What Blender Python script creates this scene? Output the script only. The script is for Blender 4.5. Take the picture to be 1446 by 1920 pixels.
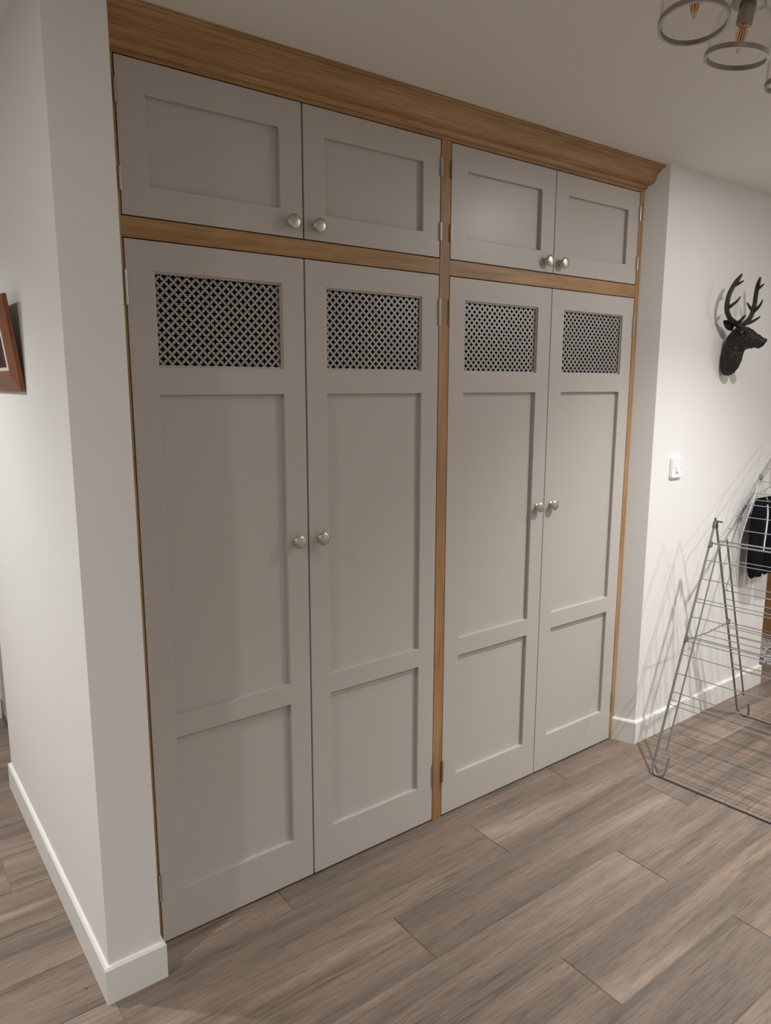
import bpy, bmesh, math, random
from mathutils import Vector, Matrix

random.seed(7)
for o in list(bpy.data.objects):
    bpy.data.objects.remove(o, do_unlink=True)
scene = bpy.context.scene
COL = scene.collection

# ------------------------------------------------------------------ camera
W, H, F = 1446, 1920, 1370.0
yaw, pitch, roll = 0.6441, -0.1728, 0.0020
fw = Vector((math.sin(yaw) * math.cos(pitch), math.cos(yaw) * math.cos(pitch), math.sin(pitch)))
rt = Vector((math.cos(yaw), -math.sin(yaw), 0)); up = rt.cross(fw)
r2 = rt * math.cos(roll) + up * math.sin(roll); u2 = -rt * math.sin(roll) + up * math.cos(roll)
cam_d = bpy.data.cameras.new('camera'); cam = bpy.data.objects.new('camera', cam_d); COL.objects.link(cam)
M = Matrix((r2, u2, -fw)).transposed().to_4x4(); M.translation = Vector((-0.4337, -1.9138, 1.6308))
cam.matrix_world = M
cam_d.sensor_fit = 'VERTICAL'; cam_d.sensor_height = 24.0; cam_d.lens = 24.0 * F / H
cam_d.clip_start = 0.02
scene.camera = cam

# ------------------------------------------------------------------ world + exposure
world = bpy.data.worlds.new('world'); scene.world = world; world.use_nodes = True
world.node_tree.nodes['Background'].inputs[0].default_value = (1.0, 0.93, 0.84, 1)
world.node_tree.nodes['Background'].inputs[1].default_value = 0.02
vs = scene.view_settings
vs.view_transform = 'Standard'; vs.look = 'None'; vs.gamma = 1.0; vs.use_curve_mapping = False
vs.exposure = 0.90

CEIL = 2.511
# recessed downlights, one of them an added fill: (x, y, beam power, beam degrees, spill power, what is near it)
DOWNLIGHTS = [
    (2.42, -1.02, 95, 112, 5.5, 'over the clothes airer'),
    (2.42, -2.20, 100, 140, 0.5, 'behind the airer, in the second row from the wardrobe'),
    (3.90, -2.20, 8, 140, 8.5, 'nearest the oak hall door'),
    (-0.70, -2.85, 15, 130, 6.5, 'added as fill behind the viewer, on the passage side'),  # unseen fill, added to lift the dim left side
    (-1.15, -0.60, 38, 125, 4.8, 'in the passage beside the tilted picture frame'),
    (-1.00, 0.90, 84, 135, 1.2, 'at the far end of the passage'),
]
LIGHT_COL = (1.0, 0.995, 0.988)

# ------------------------------------------------------------------ helpers
def link(name, me, mat=None, parent=None, loc=(0, 0, 0)):
    o = bpy.data.objects.new(name, me); COL.objects.link(o)
    if mat is not None and me is not None and not me.materials:
        me.materials.append(mat)
    if parent is not None:
        o.parent = parent
    o.location = loc
    return o

def tag(o, label=None, cat=None, group=None, kind=None):
    if label: o['label'] = label
    if cat: o['category'] = cat
    if group: o['group'] = group
    if kind: o['kind'] = kind
    return o

def mesh(bm, name, smooth=False):
    bmesh.ops.recalc_face_normals(bm, faces=bm.faces)
    me = bpy.data.meshes.new(name); bm.to_mesh(me); bm.free()
    if smooth:
        for p in me.polygons: p.use_smooth = True
        me.set_sharp_from_angle(angle=math.radians(50))
    return me

def box(bm, x0, x1, y0, y1, z0, z1):
    v = [bm.verts.new((x, y, z)) for z in (z0, z1) for y in (y0, y1) for x in (x0, x1)]
    for f in ((0, 1, 3, 2), (4, 6, 7, 5), (0, 4, 5, 1), (2, 3, 7, 6), (0, 2, 6, 4), (1, 5, 7, 3)):
        bm.faces.new([v[i] for i in f])

def box_mesh(x0, x1, y0, y1, z0, z1, bevel=0.0, name='m'):
    bm = bmesh.new(); box(bm, x0, x1, y0, y1, z0, z1)
    if bevel:
        bmesh.ops.bevel(bm, geom=bm.edges[:], offset=bevel, segments=2, affect='EDGES', profile=0.5)
    return mesh(bm, name)

def prism(bm, pts, z0, z1):
    a = [bm.verts.new((x, y, z0)) for x, y in pts]; b = [bm.verts.new((x, y, z1)) for x, y in pts]
    n = len(pts); bm.faces.new(a); bm.faces.new(b)
    for i in range(n):
        bm.faces.new((a[i], a[(i + 1) % n], b[(i + 1) % n], b[i]))

def tube(bm, pts, rad, seg=8, cap=True):
    pts = [Vector(p) for p in pts]; n = len(pts)
    rads = rad if isinstance(rad, (list, tuple)) else [rad] * n
    ts = []
    for i in range(n):
        t = (pts[min(i + 1, n - 1)] - pts[max(i - 1, 0)]); ts.append(t.normalized())
    ref = Vector((0, 0, 1)) if abs(ts[0].z) < 0.9 else Vector((1, 0, 0))
    u = ts[0].cross(ref).normalized(); rings = []
    for i in range(n):
        u = (u - ts[i] * u.dot(ts[i])).normalized(); v = ts[i].cross(u)
        rings.append([bm.verts.new(pts[i] + (u * math.cos(2 * math.pi * k / seg) + v * math.sin(2 * math.pi * k / seg)) * rads[i]) for k in range(seg)])
    for a, b in zip(rings, rings[1:]):
        for k in range(seg):
            bm.faces.new((a[k], a[(k + 1) % seg], b[(k + 1) % seg], b[k]))
    if cap:
        bm.faces.new(rings[0]); bm.faces.new(rings[-1])

def tube_mesh(pts, rad, seg=8, name='tube'):
    bm = bmesh.new(); tube(bm, pts, rad, seg); return mesh(bm, name, True)

def smooth_path(pts, sub=6):
    P = [Vector(p) for p in pts]; out = []
    for i in range(len(P) - 1):
        p0 = P[max(i - 1, 0)]; p1 = P[i]; p2 = P[i + 1]; p3 = P[min(i + 2, len(P) - 1)]
        for k in range(sub):
            t = k / sub
            out.append(0.5 * ((2 * p1) + (p2 - p0) * t + (2 * p0 - 5 * p1 + 4 * p2 - p3) * t * t + (3 * p1 - p0 - 3 * p2 + p3) * t ** 3))
    out.append(P[-1]); return out

def lathe(bm, prof, seg=32, axis='z', close=False):
    rings = []
    for r, h in prof:
        ring = []
        for k in range(seg):
            a = 2 * math.pi * k / seg; c, s = r * math.cos(a), r * math.sin(a)
            ring.append(bm.verts.new((c, s, h) if axis == 'z' else (c, -h, s)))
        rings.append(ring)
    for a, b in zip(rings, rings[1:]):
        for k in range(seg):
            bm.faces.new((a[k], a[(k + 1) % seg], b[(k + 1) % seg], b[k]))
    if close:
        bm.faces.new(rings[0]); bm.faces.new(rings[-1])

def bevel_mod(o, w=0.0015, seg=2):
    m = o.modifiers.new('bevel', 'BEVEL'); m.width = w; m.segments = seg; m.limit_method = 'ANGLE'; m.angle_limit = math.radians(40)
    return o

# ------------------------------------------------------------------ materials
def nodes_of(name):
    m = bpy.data.materials.new(name); m.use_nodes = True
    nt = m.node_tree; b = nt.nodes['Principled BSDF']; return m, nt, b

def plain(name, col, rough=0.5, metal=0.0, bump=0.0, bscale=60.0, var=0.0, spec=0.5, bdist=0.002):
    m, nt, b = nodes_of(name); N = nt.nodes; L = nt.links
    b.inputs['Roughness'].default_value = rough; b.inputs['Metallic'].default_value = metal
    b.inputs['Specular IOR Level'].default_value = spec
    tc = N.new('ShaderNodeTexCoord'); no = N.new('ShaderNodeTexNoise')
    no.inputs['Scale'].default_value = bscale; no.inputs['Detail'].default_value = 4
    L.new(tc.outputs['Object'], no.inputs['Vector'])
    mix = N.new('ShaderNodeMixRGB'); mix.blend_type = 'MIX'
    mix.inputs[1].default_value = (*[c * (1 - var) for c in col], 1); mix.inputs[2].default_value = (*[min(1, c * (1 + var)) for c in col], 1)
    L.new(no.outputs['Fac'], mix.inputs[0]); L.new(mix.outputs[0], b.inputs['Base Color'])
    if bump:
        bp = N.new('ShaderNodeBump'); bp.inputs['Strength'].default_value = bump; bp.inputs['Distance'].default_value = bdist
        L.new(no.outputs['Fac'], bp.inputs['Height']); L.new(bp.outputs[0], b.inputs['Normal'])
    return m

def wood(name, axis, cols, rough, along=2.0, across=38.0, fine=260.0, tone=0.18, bump=0.12, spec=0.4, knots=0.0):
    """procedural timber, grain along the given local axis"""
    m, nt, b = nodes_of(name); N = nt.nodes; L = nt.links
    tc = N.new('ShaderNodeTexCoord'); oi = N.new('ShaderNodeObjectInfo')
    off = N.new('ShaderNodeVectorMath'); off.operation = 'SCALE'; off.inputs[0].default_value = (37.0, 53.0, 71.0)
    L.new(oi.outputs['Random'], off.inputs['Scale'])
    add = N.new('ShaderNodeVectorMath'); add.operation = 'ADD'
    L.new(tc.outputs['Object'], add.inputs[0]); L.new(off.outputs[0], add.inputs[1])
    def stretched(a, c):
        mp = N.new('ShaderNodeMapping'); s = [c, c, c]; s['xyz'.index(axis)] = a
        mp.inputs['Scale'].default_value = s; L.new(add.outputs[0], mp.inputs['Vector']); return mp.outputs[0]
    n1 = N.new('ShaderNodeTexNoise'); n1.inputs['Scale'].default_value = 1.0; n1.inputs['Detail'].default_value = 5; n1.inputs['Distortion'].default_value = 1.1
    L.new(stretched(along, across), n1.inputs['Vector'])
    n2 = N.new('ShaderNodeTexNoise'); n2.inputs['Scale'].default_value = 1.0; n2.inputs['Detail'].default_value = 3
    L.new(stretched(along * 5, fine), n2.inputs['Vector'])
    n3 = N.new('ShaderNodeTexNoise'); n3.inputs['Scale'].default_value = 1.0; n3.inputs['Detail'].default_value = 3; n3.inputs['Distortion'].default_value = 0.8
    L.new(stretched(along * 0.9, across * 0.22), n3.inputs['Vector'])
    ramp = N.new('ShaderNodeValToRGB'); el = ramp.color_ramp.elements
    el[0].position = 0.27; el[0].color = (*cols[0], 1); el[1].position = 0.76; el[1].color = (*cols[2], 1)
    e = el.new(0.5); e.color = (*cols[1], 1)
    a1 = N.new('ShaderNodeMath'); a1.operation = 'MULTIPLY_ADD'; a1.inputs[1].default_value = 0.45
    L.new(n1.outputs['Fac'], a1.inputs[0])
    a2 = N.new('ShaderNodeMath'); a2.operation = 'MULTIPLY'; a2.inputs[1].default_value = 0.55
    L.new(n3.outputs['Fac'], a2.inputs[0]); L.new(a2.outputs[0], a1.inputs[2])
    L.new(a1.outputs[0], ramp.inputs[0])
    mx = N.new('ShaderNodeMixRGB'); mx.blend_type = 'MULTIPLY'; mx.inputs[0].default_value = 0.55
    r2_ = N.new('ShaderNodeValToRGB'); r2_.color_ramp.elements[0].position = 0.35; r2_.color_ramp.elements[0].color = (0.50, 0.46, 0.43, 1)
    r2_.color_ramp.elements[1].position = 0.62; r2_.color_ramp.elements[1].color = (1, 1, 1, 1)
    L.new(n2.outputs['Fac'], r2_.inputs[0]); L.new(ramp.outputs[0], mx.inputs[1]); L.new(r2_.outputs[0], mx.inputs[2])
    hs = N.new('ShaderNodeHueSaturation'); L.new(mx.outputs[0], hs.inputs['Color'])
    mr = N.new('ShaderNodeMapRange'); mr.inputs[3].default_value = 1 - tone; mr.inputs[4].default_value = 1 + tone
    L.new(oi.outputs['Random'], mr.inputs[0]); L.new(mr.outputs[0], hs.inputs['Value'])
    last = hs.outputs[0]
    if knots:
        mp = N.new('ShaderNodeMapping'); s = [9.0] * 3; s['xyz'.index(axis)] = 3.2; mp.inputs['Scale'].default_value = s
        L.new(add.outputs[0], mp.inputs['Vector'])
        vo = N.new('ShaderNodeTexVoronoi'); vo.inputs['Scale'].default_value = 0.55; L.new(mp.outputs[0], vo.inputs['Vector'])
        kr = N.new('ShaderNodeValToRGB'); kr.color_ramp.elements[0].position = 0.03; kr.color_ramp.elements[0].color = (0.45, 0.42, 0.4, 1)
        kr.color_ramp.elements[1].position = 0.16; kr.color_ramp.elements[1].color = (1, 1, 1, 1)
        L.new(vo.outputs['Distance'], kr.inputs[0])
        mk = N.new('ShaderNodeMixRGB'); mk.blend_type = 'MULTIPLY'; mk.inputs[0].default_value = knots
        L.new(last, mk.inputs[1]); L.new(kr.outputs[0], mk.inputs[2]); last = mk.outputs[0]
    L.new(last, b.inputs['Base Color'])
    b.inputs['Roughness'].default_value = rough; b.inputs['Specular IOR Level'].default_value = spec
    bp = N.new('ShaderNodeBump'); bp.inputs['Strength'].default_value = bump; bp.inputs['Distance'].default_value = 0.001
    L.new(n2.outputs['Fac'], bp.inputs['Height']); L.new(bp.outputs[0], b.inputs['Normal'])
    return m

WALL = plain('wall_paint', (0.80, 0.79, 0.765), 0.75, bump=0.06, bscale=90, var=0.012, spec=0.25)
CEILP = plain('ceiling_paint', (0.84, 0.82, 0.785), 0.85, bump=0.04, bscale=80, var=0.01, spec=0.2)
SKIRT = plain('skirting_paint', (0.80, 0.785, 0.75), 0.45, bump=0.03, bscale=70, var=0.01)
DOORP = plain('greige_paint', (0.515, 0.478, 0.440), 0.35, bump=0.03, bscale=160, var=0.012, spec=0.42)
OAKC = ((0.23, 0.115, 0.043), (0.43, 0.240, 0.100), (0.59, 0.360, 0.172))
OAK_X = wood('oak_along_x', 'x', OAKC, 0.42, along=2.2, across=55, fine=420, tone=0.05)
OAK_Z = wood('oak_along_z', 'z', OAKC, 0.42, along=2.2, across=55, fine=420, tone=0.05)
OAK_DOOR = wood('golden_oak', 'z', ((0.27, 0.135, 0.055), (0.40, 0.21, 0.09), (0.50, 0.28, 0.13)), 0.45, tone=0.03)
def plank_mat():
    """wood-look porcelain: warm and smoky bands, wandering figure, fine pores, a few knots"""
    m, nt, b = nodes_of('wood_look_plank'); N = nt.nodes; L = nt.links
    tc = N.new('ShaderNodeTexCoord'); oi = N.new('ShaderNodeObjectInfo')
    off = N.new('ShaderNodeVectorMath'); off.operation = 'SCALE'; off.inputs[0].default_value = (37.0, 53.0, 71.0); L.new(oi.outputs['Random'], off.inputs['Scale'])
    add = N.new('ShaderNodeVectorMath'); add.operation = 'ADD'; L.new(tc.outputs['Object'], add.inputs[0]); L.new(off.outputs[0], add.inputs[1])
    def noise(sx, sy, detail, dist, rough=0.5):
        mp = N.new('ShaderNodeMapping'); mp.inputs['Scale'].default_value = (sx, sy, 1.0); L.new(add.outputs[0], mp.inputs['Vector'])
        n = N.new('ShaderNodeTexNoise'); n.inputs['Scale'].default_value = 1.0; n.inputs['Detail'].default_value = detail; n.inputs['Distortion'].default_value = dist; n.inputs['Roughness'].default_value = rough
        L.new(mp.outputs[0], n.inputs['Vector']); return n.outputs['Fac']
    def ramp(src, stops):
        r = N.new('ShaderNodeValToRGB'); e = r.color_ramp.elements
        e[0].position, e[0].color = stops[0][0], (*stops[0][1], 1); e[1].position, e[1].color = stops[-1][0], (*stops[-1][1], 1)
        for p, c in stops[1:-1]:
            k = e.new(p); k.color = (*c, 1)
        L.new(src, r.inputs[0]); return r.outputs[0]
    def mul(a, c, f):
        x = N.new('ShaderNodeMixRGB'); x.blend_type = 'MULTIPLY'; x.inputs[0].default_value = f; L.new(a, x.inputs[1]); L.new(c, x.inputs[2]); return x.outputs[0]
    band = ramp(noise(0.9, 11, 3, 0.5), [(0.28, (0.128, 0.104, 0.087)), (0.46, (0.190, 0.148, 0.118)), (0.58, (0.236, 0.178, 0.137)), (0.74, (0.325, 0.260, 0.210))])
    fig = ramp(noise(2.4, 46, 4, 1.6, 0.55), [(0.32, (0.62, 0.60, 0.58)), (0.47, (1.0, 1.0, 1.0)), (0.60, (1.0, 1.0, 1.0)), (0.74, (1.28, 1.27, 1.25))])
    pores = ramp(noise(14, 560, 3, 0.3, 0.65), [(0.36, (0.58, 0.54, 0.50)), (0.52, (1.0, 1.0, 1.0)), (0.70, (1.16, 1.15, 1.14))])
    col = mul(mul(band, fig, 0.75), pores, 0.75)
    mp = N.new('ShaderNodeMapping'); mp.inputs['Scale'].default_value = (2.2, 7.5, 1.0); L.new(add.outputs[0], mp.inputs['Vector'])
    vo = N.new('ShaderNodeTexVoronoi'); vo.inputs['Scale'].default_value = 0.8; L.new(mp.outputs[0], vo.inputs['Vector'])
    col = mul(col, ramp(vo.outputs['Distance'], [(0.02, (0.40, 0.36, 0.33)), (0.07, (0.80, 0.77, 0.74)), (0.16, (1, 1, 1))]), 0.55)
    hs = N.new('ShaderNodeHueSaturation'); L.new(col, hs.inputs['Color'])
    mr = N.new('ShaderNodeMapRange'); mr.inputs[3].default_value = 0.96; mr.inputs[4].default_value = 1.16
    L.new(oi.outputs['Random'], mr.inputs[0]); L.new(mr.outputs[0], hs.inputs['Value']); L.new(hs.outputs[0], b.inputs['Base Color'])
    b.inputs['Roughness'].default_value = 0.44; b.inputs['Specular IOR Level'].default_value = 0.36
    bp = N.new('ShaderNodeBump'); bp.inputs['Strength'].default_value = 0.12; bp.inputs['Distance'].default_value = 0.001
    L.new(pores, bp.inputs['Height']); L.new(bp.outputs[0], b.inputs['Normal'])
    return m
PLANK = plank_mat()
GROUT = plain('grout', (0.235, 0.19, 0.152), 0.9, bscale=200, var=0.08)
NICKEL = plain('brushed_nickel', (0.56, 0.52, 0.47), 0.36, 1.0, bump=0.04, bscale=500, var=0.04)
LAMPM = plain('antique_nickel', (0.36, 0.33, 0.29), 0.32, 0.9, bscale=300, var=0.05)
STEELM = plain('grille_steel', (0.33, 0.32, 0.30), 0.42, 0.7, bump=0.03, bscale=300, var=0.06)
HINGE = plain('hinge_steel', (0.50, 0.465, 0.42), 0.33, 1.0, bscale=200, var=0.05)
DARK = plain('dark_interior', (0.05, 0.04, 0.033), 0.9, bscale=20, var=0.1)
WIRE = plain('airer_steel', (0.36, 0.36, 0.37), 0.40, 0.6, bscale=120, var=0.08)
TUBE = plain('airer_tube_grey', (0.25, 0.25, 0.255), 0.42, 0.5, bscale=60, var=0.10)
CAPM = plain('dark_plastic', (0.10, 0.10, 0.10), 0.5, bscale=40, var=0.05)
BRONZE = plain('black_bronze', (0.011, 0.0093, 0.008), 0.24, 0.0, bump=0.7, bscale=105, var=0.5, spec=0.42, bdist=0.010)
ANTLER = plain('antler_bronze', (0.021, 0.017, 0.0135), 0.28, 0.0, bump=0.7, bscale=170, var=0.6, spec=0.45, bdist=0.006)
GLINT = plain('stag_glint', (0.10, 0.09, 0.08), 0.22, 0.5, bscale=40)  # paler than the bronze: highlights on eyes and nostrils put into the colour
PLASTIC = plain('white_plastic', (0.86, 0.86, 0.87), 0.25, bscale=30, var=0.004)
GREYP = plain('screw_grey', (0.22, 0.22, 0.22), 0.5, bscale=30)
NAVY = plain('navy_cloth', (0.0035, 0.0042, 0.0075), 0.9, bump=0.4, bscale=400, var=0.3, spec=0.15)
WHITEC = plain('white_piping', (0.78, 0.78, 0.77), 0.8, bscale=200, var=0.03)
MAHOG = wood('red_brown_frame', 'y', ((0.14, 0.040, 0.013), (0.23, 0.072, 0.022), (0.29, 0.098, 0.032)), 0.5, along=4, across=40, tone=0.02)
MAHOG_Z = wood('red_brown_frame_upright', 'z', ((0.14, 0.040, 0.013), (0.23, 0.072, 0.022), (0.29, 0.098, 0.032)), 0.5, along=4, across=40, tone=0.02)
PAPER = plain('mount_paper', (0.74, 0.70, 0.63), 0.8, bscale=120, var=0.10)
PHOTO = plain('dark_photo', (0.06, 0.028, 0.022), 0.8, bscale=25, var=0.6, spec=0.15)
BACKB = plain('backing_card', (0.60, 0.52, 0.45), 0.8, bscale=60, var=0.05)
GREYDOOR = plain('shaded_lilac_grey', (0.40, 0.36, 0.38), 0.5, bscale=40, var=0.02)  # grey tone carries the shade on the recessed passage door
AMBER_BULB = None

def glass_mat(name, col, rough=0.0, alpha_mix=0.9):
    """thin clear glass: mostly transparent, some mirror at grazing angles"""
    m = bpy.data.materials.new(name); m.use_nodes = True; nt = m.node_tree; N = nt.nodes; L = nt.links
    N.remove(N['Principled BSDF']); out = N['Material Output']
    tr = N.new('ShaderNodeBsdfTransparent'); tr.inputs[0].default_value = (*col, 1)
    gl = N.new('ShaderNodeBsdfGlossy'); gl.inputs['Roughness'].default_value = 0.03
    fr = N.new('ShaderNodeLayerWeight'); fr.inputs['Blend'].default_value = 0.08
    mx = N.new('ShaderNodeMixShader'); k_ = N.new('ShaderNodeMath'); k_.operation = 'MULTIPLY'; k_.inputs[1].default_value = 0.4; L.new(fr.outputs['Fresnel'], k_.inputs[0]); L.new(k_.outputs[0], mx.inputs[0]); L.new(tr.outputs[0], mx.inputs[1]); L.new(gl.outputs[0], mx.inputs[2])
    L.new(mx.outputs[0], out.inputs['Surface']); return m
GLASS = glass_mat('clear_shade_glass', (0.95, 0.945, 0.935))
BULBG = glass_mat('amber_bulb_glass', (0.95, 0.82, 0.66))
FILAM = plain('amber_filament', (0.55, 0.29, 0.16), 0.5, bscale=40)
m_, nt_, b_ = nodes_of('downlight_lens'); LENS = m_
b_.inputs['Base Color'].default_value = (0.9, 0.9, 0.88, 1); b_.inputs['Emission Color'].default_value = (*LIGHT_COL, 1); b_.inputs['Emission Strength'].default_value = 6.0

def rug_mat():
    m, nt, b = nodes_of('damask_rug'); N = nt.nodes; L = nt.links
    tc = N.new('ShaderNodeTexCoord'); no = N.new('ShaderNodeTexNoise'); no.inputs['Scale'].default_value = 10; no.inputs['Detail'].default_value = 1.0; no.inputs['Distortion'].default_value = 2.2
    L.new(tc.outputs['Object'], no.inputs['Vector'])
    r = N.new('ShaderNodeValToRGB'); r.color_ramp.interpolation = 'CONSTANT'
    r.color_ramp.elements[0].color = (0.62, 0.58, 0.56, 1); r.color_ramp.elements[1].color = (0.62, 0.58, 0.56, 1); r.color_ramp.elements[1].position = 0.545
    e = r.color_ramp.elements.new(0.47); e.color = (0.03, 0.028, 0.03, 1)
    L.new(no.outputs['Fac'], r.inputs[0]); L.new(r.outputs[0], b.inputs['Base Color']); b.inputs['Roughness'].default_value = 0.95
    return m
RUG = rug_mat()

# ------------------------------------------------------------------ the setting
XL, XR, YB, YF = -2.6, 4.36, -4.0, 1.96
PX0 = 0.004                                   # left wall face
floor = tag(link('floor', box_mesh(XL, XR, YB, YF, -0.06, -0.0022, name='floor'), GROUT), kind='structure',
            label='grey-brown wood-look plank floor with thin joints', )
ceiling = tag(link('ceiling', box_mesh(XL, XR, YB, YF, CEIL, CEIL + 0.05), CEILP), kind='structure')
bm = bmesh.new(); prism(bm, [(PX0, -0.1086), (0.145, -0.1086), (0.145, 1.206), (PX0, 1.206)], 0, CEIL)
wl = tag(link('wall_left', mesh(bm, 'wall_left'), WALL), kind='structure')
bm = bmesh.new(); prism(bm, [(2.378, -0.0866), (3.525, -0.0866), (3.525, 0.70), (2.338, 0.70), (2.338, 0.0)], 0, CEIL)
wr = tag(link('wall_right', mesh(bm, 'wall_right'), WALL), kind='structure')
tag(link('wall_passage_end', box_mesh(XL, 0.25, 1.94, YF, 0, CEIL), WALL), kind='structure')
tag(link('wall_passage_side', box_mesh(0.13, 0.25, 1.206, 1.94, 0, CEIL), WALL), kind='structure')
tag(link('wall_west', box_mesh(XL - 0.05, XL, YB, YF, 0, CEIL), WALL), kind='structure')
tag(link('wall_east', box_mesh(XR, XR + 0.05, YB, YF, 0, CEIL), WALL), kind='structure')
tag(link('wall_front', box_mesh(XL, XR, YB - 0.05, YB, 0, CEIL), WALL), kind='structure')
tag(link('wall_back', box_mesh(0.145, XR, 0.70, 0.75, 0, CEIL), WALL), kind='structure')

d1 = tag(link('door_1', box_mesh(0.092, 0.13, 1.22, 1.93, 0.02, 2.03, 0.003), GREYDOOR), kind='structure')
link('gap_strip', box_mesh(0.085, 0.13, 1.22, 1.93, 0.0, 0.02), CAPM, d1)  # dark strip standing in for the shaded gap under the door
d2 = tag(link('door_2', box_mesh(4.30, 4.355, -0.75, 0.62, 0.004, 2.03, 0.004), OAK_DOOR), kind='structure')
bm = bmesh.new(); lathe(bm, [(0.0, 0.0), (0.012, 0), (0.012, 0.03), (0.026, 0.04), (0.026, 0.058), (0.0, 0.062)], 20)
hm = mesh(bm, 'door_handle', True)
hd = link('door_handle', hm, NICKEL, d2, (4.30, -0.66, 1.0)); hd.rotation_euler = (0, -math.pi / 2, 0)

def skirting(name, pts, label):
    """solid plinth around a footprint with a chamfered, lit top edge"""
    bm = bmesh.new(); n = len(pts)
    c = Vector((sum(p[0] for p in pts) / n, sum(p[1] for p in pts) / n))
    def ring(ins, z):
        out = []
        for i in range(n):
            p = Vector(pts[i]); a = Vector(pts[i - 1]); b = Vector(pts[(i + 1) % n])
            e1 = (p - a).normalized(); e2 = (b - p).normalized()
            n1 = Vector((-e1.y, e1.x)); n2 = Vector((-e2.y, e2.x))
            k = (n1 + n2) / (1 + n1.dot(n2)); q = p + k * ins
            out.append(bm.verts.new((q.x, q.y, z)))
        return out
    R = [ring(0, 0), ring(0, 0.100), ring(0.0045, 0.107), ring(0.0125, 0.1075)]
    for a, b in zip(R, R[1:]):
        for i in range(n): bm.faces.new((a[i], a[(i + 1) % n], b[(i + 1) % n], b[i]))
    bm.faces.new(R[0]); bm.faces.new(R[-1])
    return tag(link(name, mesh(bm, name), SKIRT), kind='structure', label=label)
skirting('baseboard_left', [(-0.008, -0.1206), (0.157, -0.1206), (0.157, -0.003), (0.157, 1.218), (-0.008, 1.218)], 'white skirting wrapping the left wall end')
skirting('baseboard_right', [(2.326, -0.002), (2.3665, -0.0986), (3.537, -0.0986), (3.537, 0.712), (2.326, 0.712)], 'white skirting wrapping the right wall')
tag(link('baseboard_passage', box_mesh(XL, 0.085, 1.928, 1.94, 0, 0.105, 0.002), SKIRT), kind='structure')
tag(link('baseboard_west', box_mesh(XL, XL + 0.012, YB, 1.928, 0, 0.105, 0.002), SKIRT), kind='structure')
tag(link('baseboard_front', box_mesh(XL + 0.012, XR, YB, YB + 0.012, 0, 0.105, 0.002), SKIRT), kind='structure')

# floor planks: one object each, rows run along x
PIT, LEN = 0.2085, 1.31
row_joint = {0: 0.570, 1: 0.014, 2: 0.799, 3: 0.329, 4: 1.091, 5: 0.345, -3: -0.1225, -1: 0.25, -2: -0.62, -4: 0.9, -5: 0.3, -6: -0.7, -7: 0.55, -8: 0.1, -9: 0.8, -10: -0.2}
cache = {}
def plank_mesh(l, w):
    key = (round(l, 3), round(w, 3))
    if key not in cache:
        bm = bmesh.new(); g = 0.0012
        box(bm, g, l - g, -w + g, -g, -0.010, 0.0)
        ed = [e for e in bm.edges if all(v.co.z > -0.001 for v in e.verts)]
        bmesh.ops.bevel(bm, geom=ed, offset=0.0012, segments=1, affect='EDGES')
        cache[key] = mesh(bm, 'plank'); cache[key].materials.append(PLANK)
    return cache[key]
for row in range(-10, 19):
    ytop = -0.105 - PIT * (row - 1); ybot = ytop - PIT
    yt, yb = min(ytop, YF), max(ybot, YB)
    if yt - yb < 0.01: continue
    j = row_joint.get(row, random.uniform(0, LEN))
    k0 = math.floor((XL - j) / LEN)
    x = j + k0 * LEN
    while x < XR - 0.01:
        a, b = max(x, XL), min(x + LEN, XR)
        hidden = (yb > 0.05 and a > 0.15 and b < 3.5) or (yt < -2.9)
        if b - a > 0.02 and not (yb > 0.70 and a > 0.25):
            link('plank', plank_mesh(b - a, yt - yb), None, floor, (a, yt, 0.0))
        x += LEN

# ------------------------------------------------------------------ fitted wardrobe
ZB, ZL, ZM, ZT = 0.008, 1.989, 2.0451, 2.4085
LW = 0.5155
X0 = [0.1885, 0.7092, 1.2732, 1.7922]
ward = tag(link('fitted_wardrobe', None), 'built-in wardrobe with greige panelled doors in an oak frame under an oak cornice', 'wardrobe')
def part(name, me, mat, parent=ward, loc=(0, 0, 0), bev=0.0, label=None):
    o = link(name, me, mat, parent, loc)
    if bev: bevel_mod(o, bev)
    if label: o['label'] = label
    return o
def obox(name, x0, x1, y0, y1, z0, z1, mat, parent=ward, bev=0.0012, label=None):
    cx, cy = (x0 + x1) / 2, (y0 + y1) / 2
    return part(name, box_mesh(x0 - cx, x1 - cx, y0 - cy, y1 - cy, 0, z1 - z0), mat, parent, (cx, cy, z0), bev, label)
g = 0.003
obox('stile', 0.1455, 0.1885 - g, 0.0, 0.045, 0.0, ZT + g, OAK_Z, label='slim oak stile beside the left wall')
obox('post', X0[1] + LW + g, X0[2] - g, 0.0, 0.045, 0.0, ZT + g, OAK_Z, label='oak post between the two pairs of doors')
obox('stile', X0[3] + LW + g, 2.3375, 0.0, 0.045, 0.0, ZT + g, OAK_Z, label='slim oak stile beside the right wall')
obox('rail', 0.1885 - g, X0[1] + LW + g, 0.001, 0.045, ZL + g, ZM - g, OAK_X, label='oak rail between tall and short left doors')
obox('rail', X0[2] - g, X0[3] + LW + g, 0.001, 0.045, ZL + g, ZM - g, OAK_X, label='oak rail between tall and short right doors')
obox('head_rail', 0.1455, 2.3375, 0.0, 0.045, ZT + g, 2.509, OAK_X)
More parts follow.
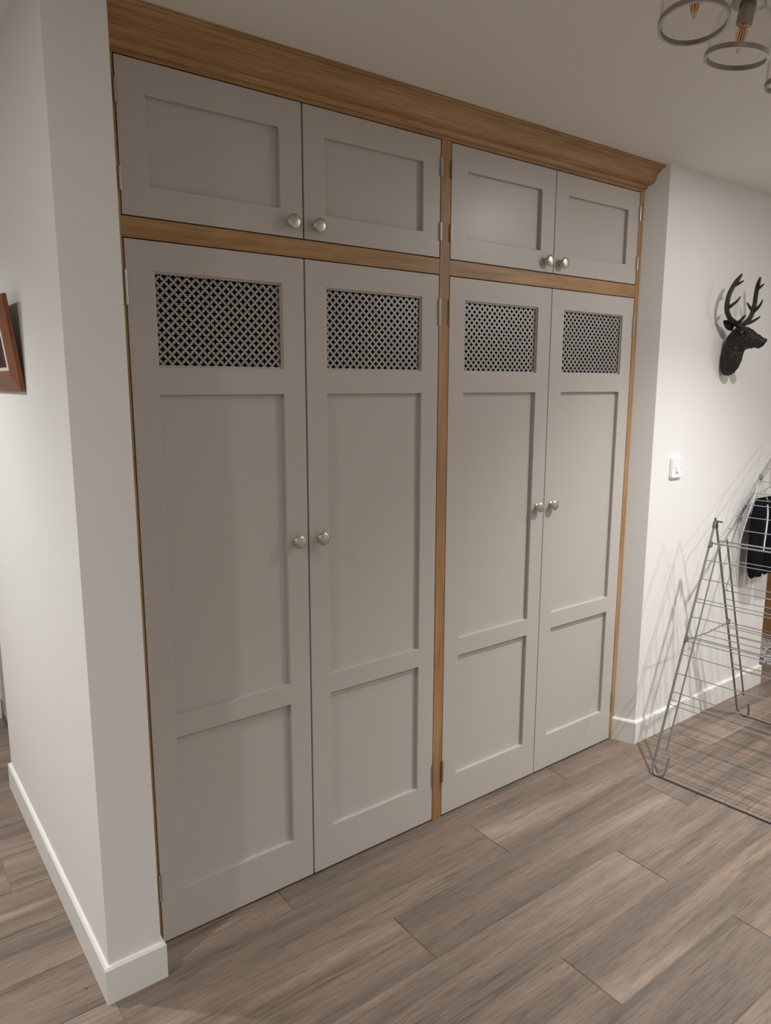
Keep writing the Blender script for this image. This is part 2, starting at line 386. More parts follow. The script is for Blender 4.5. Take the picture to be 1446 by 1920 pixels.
# cornice: profile (y, z) extruded along x, its right end cut to the splayed wall
prof = [(0.0, 2.4225), (-0.0045, 2.4225), (-0.0085, 2.4255), (-0.010, 2.431), (-0.012, 2.436), (-0.0185, 2.4375), (-0.027, 2.4415), (-0.0335, 2.447), (-0.0375, 2.455), (-0.0395, 2.4645), (-0.0425, 2.474),
        (-0.0475, 2.483), (-0.053, 2.489), (-0.0575, 2.494), (-0.0595, 2.4995), (-0.066, 2.5005), (-0.067, 2.503), (-0.067, 2.5105), (0.0, 2.5105)]
bm = bmesh.new(); A = []; B = []
for y, z in prof:
    A.append(bm.verts.new((0.146 - 1.2, y, z))); B.append(bm.verts.new((2.3375 - y * 0.46 - 1.2, y, z)))
for i in range(len(prof)):
    k = (i + 1) % len(prof); bm.faces.new((A[i], A[k], B[k], B[i]))
bm.faces.new(A); bm.faces.new(B)
part('cornice', mesh(bm, 'cornice'), OAK_X, ward, (1.2, 0, 0), label='moulded oak cornice running along the ceiling')
# dark inside of the wardrobe
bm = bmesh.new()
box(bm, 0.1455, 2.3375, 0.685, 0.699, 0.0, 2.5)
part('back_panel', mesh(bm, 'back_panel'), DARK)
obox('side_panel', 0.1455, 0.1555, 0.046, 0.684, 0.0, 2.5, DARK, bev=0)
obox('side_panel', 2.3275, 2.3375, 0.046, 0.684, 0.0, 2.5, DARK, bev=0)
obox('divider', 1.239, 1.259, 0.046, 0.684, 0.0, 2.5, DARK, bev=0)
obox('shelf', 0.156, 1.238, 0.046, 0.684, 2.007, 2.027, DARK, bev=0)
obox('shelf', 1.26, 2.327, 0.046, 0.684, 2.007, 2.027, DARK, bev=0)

def leaf(xs, zs, holes, y0, y1):
    """a slab on a grid of cuts with some cells left open (panels and grille openings)"""
    bm = bmesh.new(); nx, nz = len(xs), len(zs)
    fv = [[bm.verts.new((x, y0, z)) for z in zs] for x in xs]; bv = [[bm.verts.new((x, y1, z)) for z in zs] for x in xs]
    solid = lambda i, k: 0 <= i < nx - 1 and 0 <= k < nz - 1 and (i, k) not in holes
    for i in range(nx - 1):
        for k in range(nz - 1):
            if not solid(i, k): continue
            bm.faces.new((fv[i][k], fv[i + 1][k], fv[i + 1][k + 1], fv[i][k + 1]))
            bm.faces.new((bv[i][k], bv[i][k + 1], bv[i + 1][k + 1], bv[i + 1][k]))
            if not solid(i - 1, k): bm.faces.new((fv[i][k], fv[i][k + 1], bv[i][k + 1], bv[i][k]))
            if not solid(i + 1, k): bm.faces.new((fv[i + 1][k], bv[i + 1][k], bv[i + 1][k + 1], fv[i + 1][k + 1]))
            if not solid(i, k - 1): bm.faces.new((fv[i][k], bv[i][k], bv[i + 1][k], fv[i + 1][k]))
            if not solid(i, k + 1): bm.faces.new((fv[i][k + 1], fv[i + 1][k + 1], bv[i + 1][k + 1], bv[i][k + 1]))
    bmesh.ops.delete(bm, geom=[v for v in bm.verts if not v.link_faces], context='VERTS')
    return mesh(bm, 'leaf')
ST = 0.0720
TALL = leaf([0, ST, LW - ST, LW], [0, 0.150, 0.6255, 0.694, 1.594, 1.6665, 1.907, ZL - ZB], {(1, 1), (1, 3), (1, 5)}, 0.0, 0.036); TALL.materials.append(DOORP)
SHORT = leaf([0, ST, LW - ST, LW], [0, 0.074, 0.286, ZT - ZM], {(1, 1)}, 0.0, 0.036); SHORT.materials.append(DOORP)
def panel_mesh(z0, z1, rec=0.0140):
    me = box_mesh(ST - 0.006, LW - ST + 0.006, rec, rec + 0.009, z0 - 0.006, z1 + 0.006); me.materials.append(DOORP); return me
P_LOW, P_MID, P_SHORT = panel_mesh(0.150, 0.6255), panel_mesh(0.694, 1.594), panel_mesh(0.074, 0.286)
# grille retaining bead inside the opening
def bead_mesh():
    bm = bmesh.new(); a0, a1, z0, z1, t = ST, LW - ST, 1.6665, 1.907, 0.0045
    for bx_ in ((a0, a0 + t, z0, z1), (a1 - t, a1, z0, z1), (a0 + t, a1 - t, z0, z0 + t), (a0 + t, a1 - t, z1 - t, z1)):
        box(bm, bx_[0], bx_[1], 0.006, 0.0120, bx_[2], bx_[3])
    me = mesh(bm, 'bead'); me.materials.append(DOORP); return me
BEAD = bead_mesh()
def grille_mesh():
    """sheet pierced by staggered crosses; every hole is real"""
    bm = bmesh.new(); p = 0.02475; hp = p / 2
    a0, a1, z0, z1 = ST - 0.001, LW - ST + 0.001, 1.6655, 1.908
    ang = []; out = []
    arm, wdt, inn = 0.0079, 0.0025, 0.0030
    base = [(arm, 0.0), (arm - 0.0009, wdt * 0.82), (inn + 0.0015, wdt), (inn, inn)]
    for q in range(4):
        c, s = math.cos(q * math.pi / 2), math.sin(q * math.pi / 2)
        seq = [base[0], base[1], base[2], base[3], (base[2][1], base[2][0]), (base[1][1], base[1][0])]
        for (x, z) in seq: out.append((x * c - z * s, x * s + z * c))
    n = len(out); dia = []
    for x, z in out:
        k = hp / (abs(x) + abs(z)); dia.append((x * k, z * k))
    nx = int((a1 - a0) / hp) + 2; nz = int((z1 - z0) / hp) + 2
    def clampv(x, z): return (min(max(x, a0), a1), min(max(z, z0), z1))
    for i in range(nx):
        for k in range(nz):
            if (i + k) % 2: continue
            cx, cz = a0 + 0.006 + i * hp, z1 - 0.010 - k * hp
            if cx - hp > a1 or cz + hp < z0: continue
            y0, y1 = 0.0105, 0.0117
            O = [bm.verts.new((clampv(cx + x, cz + z)[0], y0, clampv(cx + x, cz + z)[1])) for x, z in dia]
            I = [bm.verts.new((clampv(cx + x, cz + z)[0], y0, clampv(cx + x, cz + z)[1])) for x, z in out]
            Bk = [bm.verts.new((v.co.x, y1, v.co.z)) for v in I]
            for t in range(n):
                u = (t + 1) % n
                bm.faces.new((O[t], O[u], I[u], I[t])); bm.faces.new((I[t], I[u], Bk[u], Bk[t]))
    bmesh.ops.remove_doubles(bm, verts=bm.verts, dist=1e-5)
    bmesh.ops.dissolve_degenerate(bm, edges=bm.edges, dist=1e-6)
    me = mesh(bm, 'grille'); me.materials.append(STEELM); return me
GRILLE = grille_mesh()
bm = bmesh.new(); lathe(bm, [(0.0, 0.0), (0.0125, 0.0), (0.0125, 0.0030), (0.0085, 0.0055), (0.0064, 0.0100), (0.0068, 0.0150), (0.0110, 0.0180), (0.0185, 0.0195), (0.0205, 0.0210), (0.0207, 0.0225), (0.0195, 0.0245), (0.0150, 0.0265), (0.0095, 0.0277), (0.0045, 0.0283), (0.0, 0.0284)], 40, axis='y')
bmesh.ops.remove_doubles(bm, verts=bm.verts, dist=1e-6)
KNOB = mesh(bm, 'knob', True); KNOB.materials.append(NICKEL)
def hinge_mesh(h):
    bm = bmesh.new()
    for a, b in ((0.0, 0.2), (0.204, 0.8), (0.804, 1.0)):
        tube(bm, [(0, -0.0034, a * h), (0, -0.0034, b * h)], 0.0044, 14)
    tube(bm, [(0, -0.0034, -0.002), (0, -0.0034, h + 0.002)], 0.0032, 10)
    box(bm, -0.0009, 0.0009, -0.002, 0.03, 0, h)
    me = mesh(bm, 'hinge', True); me.materials.append(HINGE); return me
HT, HS = hinge_mesh(0.083), hinge_mesh(0.053)
where = ['far left', 'second from the left', 'third from the left', 'far right']
for i in range(4):
    left_hung = i % 2 == 0
    hx = -0.0015 if left_hung else LW + 0.0015
    kx = LW - 0.040 if left_hung else 0.040
    dtall = link('door', TALL, None, ward, (X0[i], 0.0, ZB)); bevel_mod(dtall, 0.0014); dtall['label'] = 'tall greige door with a pierced metal grille, ' + where[i]
    link('lower_panel', P_LOW, None, dtall); link('middle_panel', P_MID, None, dtall)
    link('grille_bead', BEAD, None, dtall)
    gr = link('grille', GRILLE, None, dtall); gr['label'] = 'steel grille pierced with small crosses'
    kb = link('knob', KNOB, None, dtall, (kx, 0, 1.158 - ZB)); kb['label'] = 'round brushed nickel knob'
    for hz in (0.148, 1.8285): link('hinge', HT, None, dtall, (hx, 0, hz - ZB))
    ds = link('door', SHORT, None, ward, (X0[i], 0.0, ZM)); bevel_mod(ds, 0.0014); ds['label'] = 'short greige cupboard door at the top, ' + where[i]
    link('panel', P_SHORT, None, ds)
    kb = link('knob', KNOB, None, ds, (kx, 0, 2.0835 - ZM)); kb['label'] = 'round brushed nickel knob'
    for hz in (2.1005, 2.2985): link('hinge', HS, None, ds, (hx, 0, hz - ZM))

# ------------------------------------------------------------------ light switch
YW = -0.0866
sw = tag(link('light_switch', None, loc=(2.560, YW, 1.266)), 'white plastic single light switch on the right wall', 'switch')
bm = bmesh.new(); box(bm, -0.046, 0.046, -0.0115, 0, -0.047, 0.047)
bmesh.ops.bevel(bm, geom=[e for e in bm.edges if abs(e.verts[0].co.y - e.verts[1].co.y) > 0.005], offset=0.006, segments=4, affect='EDGES')
bmesh.ops.bevel(bm, geom=[e for e in bm.edges if all(v.co.y < -0.011 for v in e.verts)], offset=0.004, segments=3, affect='EDGES')
link('plate', mesh(bm, 'plate'), PLASTIC, sw)
bm = bmesh.new()
v = [bm.verts.new(c) for c in [(-0.0095, -0.011, -0.017), (0.0095, -0.011, -0.017), (0.0095, -0.011, 0.017), (-0.0095, -0.011, 0.017), (-0.0095, -0.0175, -0.017), (0.0095, -0.0175, -0.017), (0.0095, -0.012, 0.017), (-0.0095, -0.012, 0.017)]]
for f in ((0, 1, 2, 3), (4, 5, 6, 7), (0, 1, 5, 4), (1, 2, 6, 5), (2, 3, 7, 6), (3, 0, 4, 7)): bm.faces.new([v[i] for i in f])
link('rocker', mesh(bm, 'rocker'), PLASTIC, sw)
bm = bmesh.new(); lathe(bm, [(0, 0.0112), (0.0026, 0.0118), (0.0018, 0.0122), (0, 0.0121)], 14, axis='y'); SCR = mesh(bm, 'screw', True)
for sx in (-0.0302, 0.0302): link('screw', SCR, GREYP, sw, (sx, 0, 0))

# ------------------------------------------------------------------ stag head wall mount
SX = 2.89
stag = tag(link('stag_head', None, loc=(SX, YW, 1.67)), 'black bronze stag head with antlers mounted on the white wall', 'ornament')
def srel(p): return (p[0], p[1] - YW, p[2] - 1.67)
rings = [((-0.110, 1.6735), (-0.123, 1.6725), 0.010), ((-0.094, 1.684), (-0.139, 1.683), 0.024), ((-0.0875, 1.702), (-0.153, 1.700), 0.036), ((-0.0870, 1.7296), (-0.169, 1.7270), 0.043), ((-0.0875, 1.765), (-0.1755, 1.757), 0.044),
         ((-0.0910, 1.800), (-0.1790, 1.777), 0.040), ((-0.0980, 1.838), (-0.1850, 1.7865), 0.036), ((-0.1160, 1.872), (-0.1980, 1.7900), 0.0355), ((-0.1420, 1.893), (-0.2120, 1.7925), 0.036), ((-0.1720, 1.898), (-0.2240, 1.7940), 0.034),
         ((-0.2010, 1.886), (-0.2340, 1.7945), 0.029), ((-0.2270, 1.866), (-0.2430, 1.7935), 0.023), ((-0.2500, 1.849), (-0.2520, 1.7910), 0.0190), ((-0.2690, 1.839), (-0.2600, 1.7970), 0.0180), ((-0.2800, 1.832), (-0.2690, 1.8080), 0.0145), ((-0.2830, 1.826), (-0.2780, 1.8150), 0.008)]
bm = bmesh.new(); RR = []; SEG = 20
for a, b, hw in rings:
    a = Vector((0, *a)); b = Vector((0, *b)); c = (a + b) / 2; d = (a - b) / 2
    RR.append([bm.verts.new(srel(c + d * math.cos(2 * math.pi * k / SEG) + Vector((1, 0, 0)) * hw * math.sin(2 * math.pi * k / SEG))) for k in range(SEG)])
for a, b in zip(RR, RR[1:]):
    for k in range(SEG): bm.faces.new((a[k], a[(k + 1) % SEG], b[(k + 1) % SEG], b[k]))
bm.faces.new(RR[0]); bm.faces.new(RR[-1])
hb = link('head', mesh(bm, 'head', True), BRONZE, stag)
sm = hb.modifiers.new('sub', 'SUBSURF'); sm.levels = 1; sm.render_levels = 2
tx = bpy.data.textures.new('fur', 'CLOUDS'); tx.noise_scale = 0.012; tx.noise_depth = 2
dm = hb.modifiers.new('fur', 'DISPLACE'); dm.texture = tx; dm.strength = 0.009; dm.mid_level = 0.55; dm.mid_level = 0.5
# mouth line, nostrils, brow ridges and eyes
for s in (-1, 1):
    bm = bmesh.new(); bmesh.ops.create_uvsphere(bm, u_segments=14, v_segments=10, radius=0.0078)
    link('eye', mesh(bm, 'eye', True), GLINT, stag, srel((s * 0.0345, -0.1860, 1.8640)))
    link('brow_ridge', tube_mesh(smooth_path([srel(p) for p in [(s * 0.036, -0.168, 1.875), (s * 0.0395, -0.181, 1.8775), (s * 0.037, -0.196, 1.873), (s * 0.0300, -0.209, 1.864)]], 4), [0.0025] * 4 + [0.0042] * 5 + [0.003] * 4), ANTLER, stag)
    bm = bmesh.new(); bmesh.ops.create_uvsphere(bm, u_segments=10, v_segments=8, radius=0.0048)
    link('nostril', mesh(bm, 'nostril', True), GLINT, stag, srel((s * 0.0175, -0.2690, 1.8250)))
    # ears: cupped leaves standing out sideways and back
    bm = bmesh.new(); nu, nv = 8, 6; G = []
    base = Vector((s * 0.026, -0.138, 1.884)); tip = Vector((s * 0.078, -0.118, 1.915)); ax = (tip - base)
    nrm = Vector((s * 0.62, -0.78, 0.10)); nrm = (nrm - ax * (nrm.dot(ax) / ax.dot(ax))).normalized(); sidev = ax.cross(nrm).normalized(); nrm = -nrm
    for i in range(nu + 1):
        t = i / nu; wv = 0.0195 * math.sin(math.pi * min(1, 0.16 + 0.84 * t)) ** 0.8; row = []
        for k in range(nv + 1):
            q = k / nv * 2 - 1
            row.append(bm.verts.new(srel(base + ax * t + sidev * wv * q + nrm * (-0.010 * (1 - q * q) * math.sin(math.pi * t)))))
        G.append(row)
    for i in range(nu):
        for k in range(nv): bm.faces.new((G[i][k], G[i + 1][k], G[i + 1][k + 1], G[i][k + 1]))
    ear = link('ear', mesh(bm, 'ear', True), BRONZE, stag); so = ear.modifiers.new('thick', 'SOLIDIFY'); so.thickness = 0.004; so.offset = 0
    # antlers
    bm = bmesh.new()
    beam = [(0.018, -0.158, 1.893), (0.042, -0.153, 1.908), (0.082, -0.150, 1.925), (0.110, -0.150, 1.955), (0.119, -0.153, 1.992), (0.114, -0.158, 2.030), (0.100, -0.168, 2.066), (0.088, -0.180, 2.092), (0.080, -0.189, 2.110)]
    sp = smooth_path([srel((s * x, y, z)) for x, y, z in beam], 6); n = len(sp)
    tube(bm, sp, [0.0118 - 0.0030 * (i / n) - (0.006 * max(0, (i / n - 0.82) / 0.18)) for i in range(n)], 10)
    tines = [[(0.035, -0.158, 1.905), (0.048, -0.180, 1.912), (0.060, -0.200, 1.926), (0.064, -0.212, 1.936)],
             [(0.114, -0.150, 1.962), (0.112, -0.168, 1.975), (0.104, -0.188, 1.993), (0.098, -0.200, 2.013)],
             [(0.103, -0.166, 2.060), (0.095, -0.184, 2.068), (0.088, -0.204, 2.080)]]
    if s > 0:
        tines.append([(0.115, -0.150, 1.968), (0.104, -0.140, 1.985), (0.094, -0.130, 2.005)])
    for tn in tines:
        sp = smooth_path([srel((s * x, y, z)) for x, y, z in tn], 5); n = len(sp)
        tube(bm, sp, [0.0086 * (1 - 0.72 * (i / (n - 1)) ** 1.5) for i in range(n)], 9)
    link('antler', mesh(bm, 'antler', True), ANTLER, stag)

# ------------------------------------------------------------------ clothes airer
# local frame: x across the A-frame, y along the wires (towards the wall is +)
Y0, Y1 = 0.0, -1.10
TH = 0.0886
air = tag(link('clothes_airer', None, loc=(2.1947, -0.2975, 0)), 'folding grey wire clothes airer standing open by the right wall', 'clothes airer')
air.rotation_euler = (0, 0, TH)
def atube(name, pts, r, mat, seg=8):
    return link(name, tube_mesh([Vector(p) for p in pts], r, seg, name), mat, air)
lx = lambda z: z * 0.4146                   # left leg line
rx = lambda z: 0.868 - z * 0.4146           # right leg line
wz = lambda x: 0.9453 + (x - 0.4866) * 0.655
for ye, s in ((Y0, -1), (Y1, 1)):
    # legs end in a U-shaped foot lying along the length of the airer
    for fx in (lx, rx):
        bow = [(fx(0.05), ye, 0.05), (fx(0.022), ye + s * 0.004, 0.022), (fx(0.007), ye + s * 0.018, 0.0062), (fx(0.006), ye + s * 0.034, 0.0058), (fx(0.012), ye + s * 0.050, 0.013), (fx(0.035), ye + s * 0.057, 0.035), (fx(0.085), ye + s * 0.058, 0.085)]
        atube('leg', [(fx(1.036), ye, 1.036)] + [(fx(z), ye, z) for z in (0.7, 0.35)] + smooth_path(bow, 5), 0.0052, TUBE, 10)
    atube('frame_rod', [(lx(0.105), ye + s * 0.040, 0.105), (lx(0.96), ye + s * 0.040, 0.96)], 0.0036, TUBE)
    atube('frame_rod', [(rx(0.13), ye + s * 0.040, 0.13), (rx(0.96), ye + s * 0.040, 0.96)], 0.0046, TUBE)
    # dark cap and pin at the apex
    bm = bmesh.new(); tube(bm, [(lx(1.012), ye, 1.012), (0.428, ye, 1.040), (0.440, ye, 1.040), (rx(1.012), ye, 1.012)], 0.0075, 10)
    tube(bm, [(0.434, ye, 1.041), (0.434, ye + s * 0.03, 1.041)], 0.004, 8)
    tube(bm, [(0.430, ye, 1.04), (0.430, ye, 1.056)], 0.005, 8)
    link('apex_cap', mesh(bm, 'apex_cap', True), CAPM, air)
    # wing and its support
    atube('wing_arm', [(0.482, ye, wz(0.482)), (1.18, ye, wz(1.18))], 0.0046, WIRE)
    yo = ye + s * 0.004
    atube('wing_support', [(0.8763, yo, 1.2000), (0.8124, yo, 1.0974), (0.7268, yo, 0.9596), (0.6602, yo, 0.8241), (0.594, yo, 0.712), (0.591, yo + s * 0.004, 0.702), (0.595, yo + s * 0.03, 0.695)], 0.0034, WIRE)
    bm = bmesh.new(); box(bm, -0.012, 0.012, -0.006, 0.006, -0.014, 0.014)
    bmesh.ops.bevel(bm, geom=bm.edges[:], offset=0.003, segments=2, affect='EDGES')
    brm = mesh(bm, 'bracket')
    for bx_, bz_ in ((0.876, 1.199), (lx(0.945), 0.945), (lx(0.550), 0.550), (rx(0.535), 0.535)):
        o = link('bracket', brm, TUBE, air, (bx_, yo, bz_)); o.rotation_euler = (0, 0.4, 0)
    # ends of the flat middle shelf
    atube('shelf_end', [(lx(0.548), ye + s * 0.009, 0.548), (0.43, ye + s * 0.009, 0.534), (rx(0.535), ye + s * 0.009, 0.535)], 0.0032, WIRE)
# wires, all running the length of the airer
wires = []
for z in (0.877, 0.799, 0.717, 0.7035, 0.641, 0.556, 0.543, 0.4856, 0.408, 0.3336, 0.3017, 0.2825, 0.162, 0.106): wires.append((lx(z), z, 0.0020))
wires += [(lx(0.9496), 0.9496, 0.0038), (0.4866, 0.9453, 0.0038)]
for x in (0.305, 0.379, 0.468, 0.555, 0.630): wires.append((x, 0.536, 0.0020))
for z in (0.700, 0.655, 0.460, 0.300, 0.278, 0.150): wires.append((rx(z), z, 0.0020))
for x in (0.5586, 0.6338, 0.7049, 0.7757, 0.850, 0.9319, 0.9905, 1.055, 1.115): wires.append((x, wz(x), 0.0020))
wires.append((1.18, wz(1.18), 0.0040))
for x, z in ((0.8124, 1.0974), (0.7268, 0.9596), (0.6602, 0.8241), (0.591, 0.698)): wires.append((x, z, 0.0020))
for x, z, r in wires:
    atube('wire', [(x, Y0, z), (x, Y1, z)], r, WIRE, 6)
for fx in (lx, rx):
    atube('floor_bar', [(fx(0.008), Y0 - 0.045, 0.0060), (fx(0.008), Y1 + 0.045, 0.0060)], 0.0048, TUBE)

# hanger hooked over the wing arm at the wall end, with the trousers clipped to it
YH = -0.160
HX = 3.300
hang = tag(link('trouser_hanger', None, loc=(HX, YH, 1.14)), 'thin wire clip hanger hooked over the airer wing', 'hanger')
def hrel(p): return Vector(p) - Vector(hang.location)
AS = (HX - 2.1947) / math.cos(TH); az = wz(AS); ay = -0.2975 + AS * math.sin(TH)
hook = smooth_path([hrel(p) for p in [(HX, ay - 0.011, az - 0.010), (HX, ay - 0.012, az + 0.004), (HX, ay, az + 0.0115), (HX, ay + 0.018, az + 0.004), (HX, ay + 0.030, az - 0.02), (HX, YH, az - 0.06), (HX, YH, 1.20), (HX, YH, 1.126)]], 6)
link('hook', tube_mesh(hook, 0.0014, 8), WIRE, hang)
link('bar', tube_mesh([hrel(p) for p in [(HX - 0.118, YH, 1.088), (HX - 0.104, YH, 1.100), (HX, YH, 1.126), (HX + 0.104, YH, 1.100), (HX + 0.118, YH, 1.088)]], 0.0017, 8), WIRE, hang)
for cx in (HX - 0.060, HX + 0.060):
    bm = bmesh.new()
    for q in (-1, 1):
        tube(bm, [hrel((cx + q * 0.012, YH, 1.110)), hrel((cx + q * 0.007, YH - 0.012, 1.092)), hrel((cx + q * 0.002, YH - 0.026, 1.066))], 0.0014, 6)
    tube(bm, [hrel((cx - 0.012, YH, 1.110)), hrel((cx + 0.012, YH, 1.110))], 0.0014, 6)
    tube(bm, [hrel((cx - 0.006, YH - 0.027, 1.066)), hrel((cx + 0.006, YH - 0.027, 1.066))], 0.0036, 8)
    link('clip', mesh(bm, 'clip', True), HINGE, hang)

tr = tag(link('trousers', None, loc=(HX, YH, 0.67)), 'small navy trousers with white piping hanging on the airer', 'trousers')
def leg_loft(side):
    bm = bmesh.new(); R = []; seg = 28
    # (z, inner x, outer x, half depth) measured from the centre of the trousers
    prof = [(1.090, -0.006, 0.112, 0.014), (1.078, -0.006, 0.119, 0.022), (1.05, -0.006, 0.130, 0.030), (1.00, -0.004, 0.137, 0.034), (0.95, 0.002, 0.138, 0.034), (0.90, 0.006, 0.137, 0.032), (0.85, 0.007, 0.134, 0.032), (0.805, 0.007, 0.128, 0.030), (0.785, 0.009, 0.118, 0.027), (0.772, 0.014, 0.104, 0.020)]
    for i, (z, a, b, d) in enumerate(prof):
        c, h = (a + b) / 2, (b - a) / 2; ring = []
        for k in range(seg):
            t = 2 * math.pi * k / seg
            wob = 1 + 0.07 * math.sin(5 * t + i * 0.9 + side) + 0.04 * math.sin(9 * t - i * 1.7)
            if i < 2: wob = 1
            zz = z + (0.006 * math.sin(3 * t + side) if i >= len(prof) - 2 else 0)
            ring.append(bm.verts.new((side * (c + h * math.cos(t)) * 1.09, d * 0.80 * wob * math.sin(t), (zz - 0.772) * 1.25)))
        R.append(ring)
    for a, b in zip(R, R[1:]):
        for k in range(seg): bm.faces.new((a[k], a[(k + 1) % seg], b[(k + 1) % seg], b[k]))
    bm.faces.new(R[0]); bm.faces.new(R[-1])
    return mesh(bm, 'trouser_leg', True)
for s in (-1, 1):
    o = link('trouser_leg', leg_loft(s), NAVY, tr); m = o.modifiers.new('sub', 'SUBSURF'); m.levels = 1; m.render_levels = 2
    st = [(s * 0.048, -0.0200, 0.374), (s * 0.049, -0.0262, 0.335), (s * 0.052, -0.0290, 0.275), (s * 0.056, -0.0285, 0.215), (s * 0.060, -0.0275, 0.145)]
    bm = bmesh.new(); tube(bm, smooth_path(st, 4), 0.0042, 8)
    link('piping', mesh(bm, 'piping', True), WHITEC, tr)
bm = bmesh.new()
seg = 36; R = []
for z, h, d in ((1.070, 0.131, 0.021), (1.070, 0.134, 0.024), (1.095, 0.126, 0.0185), (1.095, 0.123, 0.0150)):
    R.append([bm.verts.new((h * math.cos(2 * math.pi * k / seg), d * math.sin(2 * math.pi * k / seg), (z - 0.772) * 1.25)) for k in range(seg)])
for a, b in zip(R, R[1:] + R[:1]):
    for k in range(seg): bm.faces.new((a[k], a[(k + 1) % seg], b[(k + 1) % seg], b[k]))
link('waistband', mesh(bm, 'waistband', True), NAVY, tr)

# ------------------------------------------------------------------ tilted picture on the left wall
PW, PH = 0.40, 0.262
pic = tag(link('picture_frame', None, loc=(PX0 - 0.0008, 0.335, 1.612)), 'red-brown wooden picture frame tilting off the left wall', 'picture')
pic.rotation_euler = (0, -math.radians(6.6), 0)
# local: x = towards the room is negative, y along the wall, z up
def frame_bar(p_out, q_out, p_in, q_in):
    """mitred bar between outer edge p-q and inner edge, raised and sloping"""
    bm = bmesh.new()
    o0, o1 = Vector((0, *p_out)), Vector((0, *q_out)); i0, i1 = Vector((0, *p_in)), Vector((0, *q_in))
    m0, m1 = o0.lerp(i0, 0.80), o1.lerp(i1, 0.80)
    def lay(v, x): return (x, v.y, v.z)
    A = [lay(o0, 0), lay(o0, -0.012), lay(m0, -0.024), lay(i0, -0.022), lay(i0, 0)]
    Bq = [lay(o1, 0), lay(o1, -0.012), lay(m1, -0.024), lay(i1, -0.022), lay(i1, 0)]
    a = [bm.verts.new(c) for c in A]; b = [bm.verts.new(c) for c in Bq]
    for k in range(5): bm.faces.new((a[k], a[(k + 1) % 5], b[(k + 1) % 5], b[k]))
    bm.faces.new(a); bm.faces.new(b)
    return mesh(bm, 'frame_bar')
bw = 0.058
o_ = [(0, 0), (PW, 0), (PW, PH), (0, PH)]; i_ = [(bw, bw), (PW - bw, bw), (PW - bw, PH - bw), (bw, PH - bw)]
for k in range(4):
    n = (k + 1) % 4
    bevel_mod(link('frame_bar', frame_bar(o_[k], o_[n], i_[k], i_[n]), MAHOG if k % 2 == 0 else MAHOG_Z, pic), 0.001)
link('mount', box_mesh(-0.0175, -0.0155, bw - 0.004, PW - bw + 0.004, bw - 0.004, PH - bw + 0.004), PAPER, pic)
link('photograph', box_mesh(-0.0184, -0.0176, bw + 0.048, PW - bw - 0.048, bw + 0.010, PH - bw - 0.030), PHOTO, pic)
link('backing_board', box_mesh(-0.004, 0.0, 0.006, PW - 0.006, -0.004, PH - 0.006), BACKB, pic)

# ------------------------------------------------------------------ bar ceiling light (switched off)
lamp = tag(link('ceiling_light', None, loc=(1.31, -1.012, CEIL)), 'ceiling bar light with clear glass bell shades rimmed in nickel', 'ceiling light')
LO = Vector(lamp.location)
link('bar', box_mesh(-0.44, 0.44, -0.016, 0.016, -0.030, -0.012, 0.003), LAMPM, lamp)
bm = bmesh.new(); lathe(bm, [(0, 0), (0.06, 0), (0.06, -0.010), (0.05, -0.016), (0, -0.016)], 36)
link('ceiling_plate', mesh(bm, 'ceiling_plate', True), LAMPM, lamp)
gp = [(0.0625, 0.0), (0.0632, 0.020), (0.0628, 0.045), (0.0600, 0.066), (0.0530, 0.083), (0.0420, 0.095), (0.0330, 0.102), (0.0290, 0.108)]
bm = bmesh.new(); lathe(bm, gp, 48)
SHADE = mesh(bm, 'shade', True); SHADE.materials.append(GLASS)
bm = bmesh.new(); lathe(bm, [(0.0605, -0.002), (0.0655, -0.002), (0.0657, 0.0085), (0.0632, 0.0085), (0.0610, 0.0085), (0.0605, -0.002)], 56)
RING = mesh(bm, 'rim'); RING.materials.append(LAMPM)
bm = bmesh.new(); lathe(bm, [(0, 0.148), (0.008, 0.148), (0.010, 0.138), (0.022, 0.132), (0.034, 0.110), (0.035, 0.102), (0.030, 0.101), (0.017, 0.100), (0.0165, 0.066), (0.0135, 0.064), (0, 0.064)], 32)
SOCK = mesh(bm, 'socket', True); SOCK.materials.append(LAMPM)
bm = bmesh.new(); lathe(bm, [(0.0, 0.066), (0.0075, 0.066), (0.0110, 0.054), (0.0105, 0.040), (0.0070, 0.024), (0.0025, 0.012), (0.0, 0.008)], 20)
BULB = mesh(bm, 'bulb', True); BULB.materials.append(BULBG)
bm = bmesh.new()
for k in range(4):
    a = k * math.pi / 2 + 0.4; tube(bm, [(0.0045 * math.cos(a), 0.0045 * math.sin(a), 0.062), (0.0052 * math.cos(a), 0.0052 * math.sin(a), 0.026)], 0.0013, 6)
FIL = mesh(bm, 'filament', True); FIL.materials.append(FILAM)
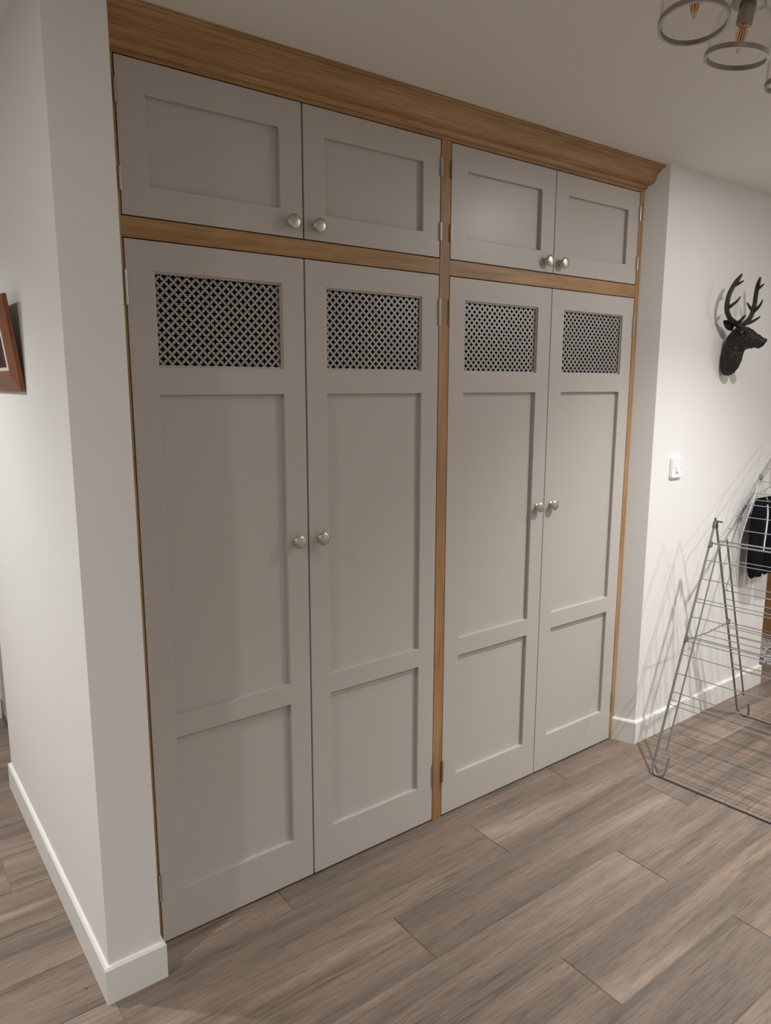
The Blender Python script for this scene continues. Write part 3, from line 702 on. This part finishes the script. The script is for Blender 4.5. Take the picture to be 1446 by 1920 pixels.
for i, (x, y, tilt) in enumerate(((0.975, -1.027, (-0.106, 0.169)), (1.190, -0.998, (0.130, 0.075)), (1.424, -1.016, (-0.02, -0.03)), (1.645, -1.012, (0.0, -0.1)))):
    h = link('shade', SHADE, None, lamp, Vector((x, y, 2.319)) - LO); h.rotation_euler = (tilt[0], tilt[1], 0)
    link('rim', RING, None, h); link('socket', SOCK, None, h); b = link('bulb', BULB, None, h); link('filament', FIL, None, h)
    neck = h.location + h.rotation_euler.to_matrix() @ Vector((0, 0, 0.146))
    link('arm', tube_mesh([neck, Vector((neck.x * 0.98, 0, -0.022))], 0.006, 10), LAMPM, lamp)

# ------------------------------------------------------------------ rug and downlights
rug = tag(link('rug', box_mesh(-0.22, 0.22, -0.6, 0.30, 0.0, 0.009, 0.003), RUG, loc=(4.06, 0.04, 0.0005)), 'black and white patterned rug on the floor by the oak door', 'rug')
tag(link('thread', tube_mesh(smooth_path([(0.0, 0.0, 0.0010), (0.0015, -0.0042, 0.0014), (0.0052, -0.0078, 0.0018), (0.0095, -0.0078, 0.0010)], 5), [0.0008] * 4 + [0.0014] * 8 + [0.0008] * 4, 6), CAPM, loc=(-0.0430, -0.0205, 0.0)), 'tiny dark curled scrap lying on the floor beside the left skirting', 'scrap')
for x, y, pw, cone, spill, lab in DOWNLIGHTS:
    dl = tag(link('ceiling_downlight', None, loc=(x, y, CEIL)), 'round white recessed downlight ' + lab, 'downlight', 'recessed ceiling downlights')
    bm = bmesh.new(); lathe(bm, [(0.030, -0.001), (0.031, -0.004), (0.043, -0.004), (0.045, -0.0005)], 32)
    link('trim_ring', mesh(bm, 'trim_ring', True), PLASTIC, dl)
    bm = bmesh.new(); lathe(bm, [(0.0, -0.0018), (0.030, -0.0018)], 32)
    link('lens', mesh(bm, 'lens', True), LENS, dl)
    for kind, watts in (('SPOT', pw), ('AREA', spill)):
        ld = bpy.data.lights.new('downlight_lamp', kind); ld.energy = watts; ld.color = LIGHT_COL
        if kind == 'SPOT':
            ld.shadow_soft_size = 0.024; ld.spot_size = math.radians(cone); ld.spot_blend = 1.0
        else:
            ld.shape = 'DISK'; ld.size = 0.055
        lo = bpy.data.objects.new('downlight_lamp', ld); COL.objects.link(lo); lo.parent = dl; lo.location = (0, 0, -0.008)
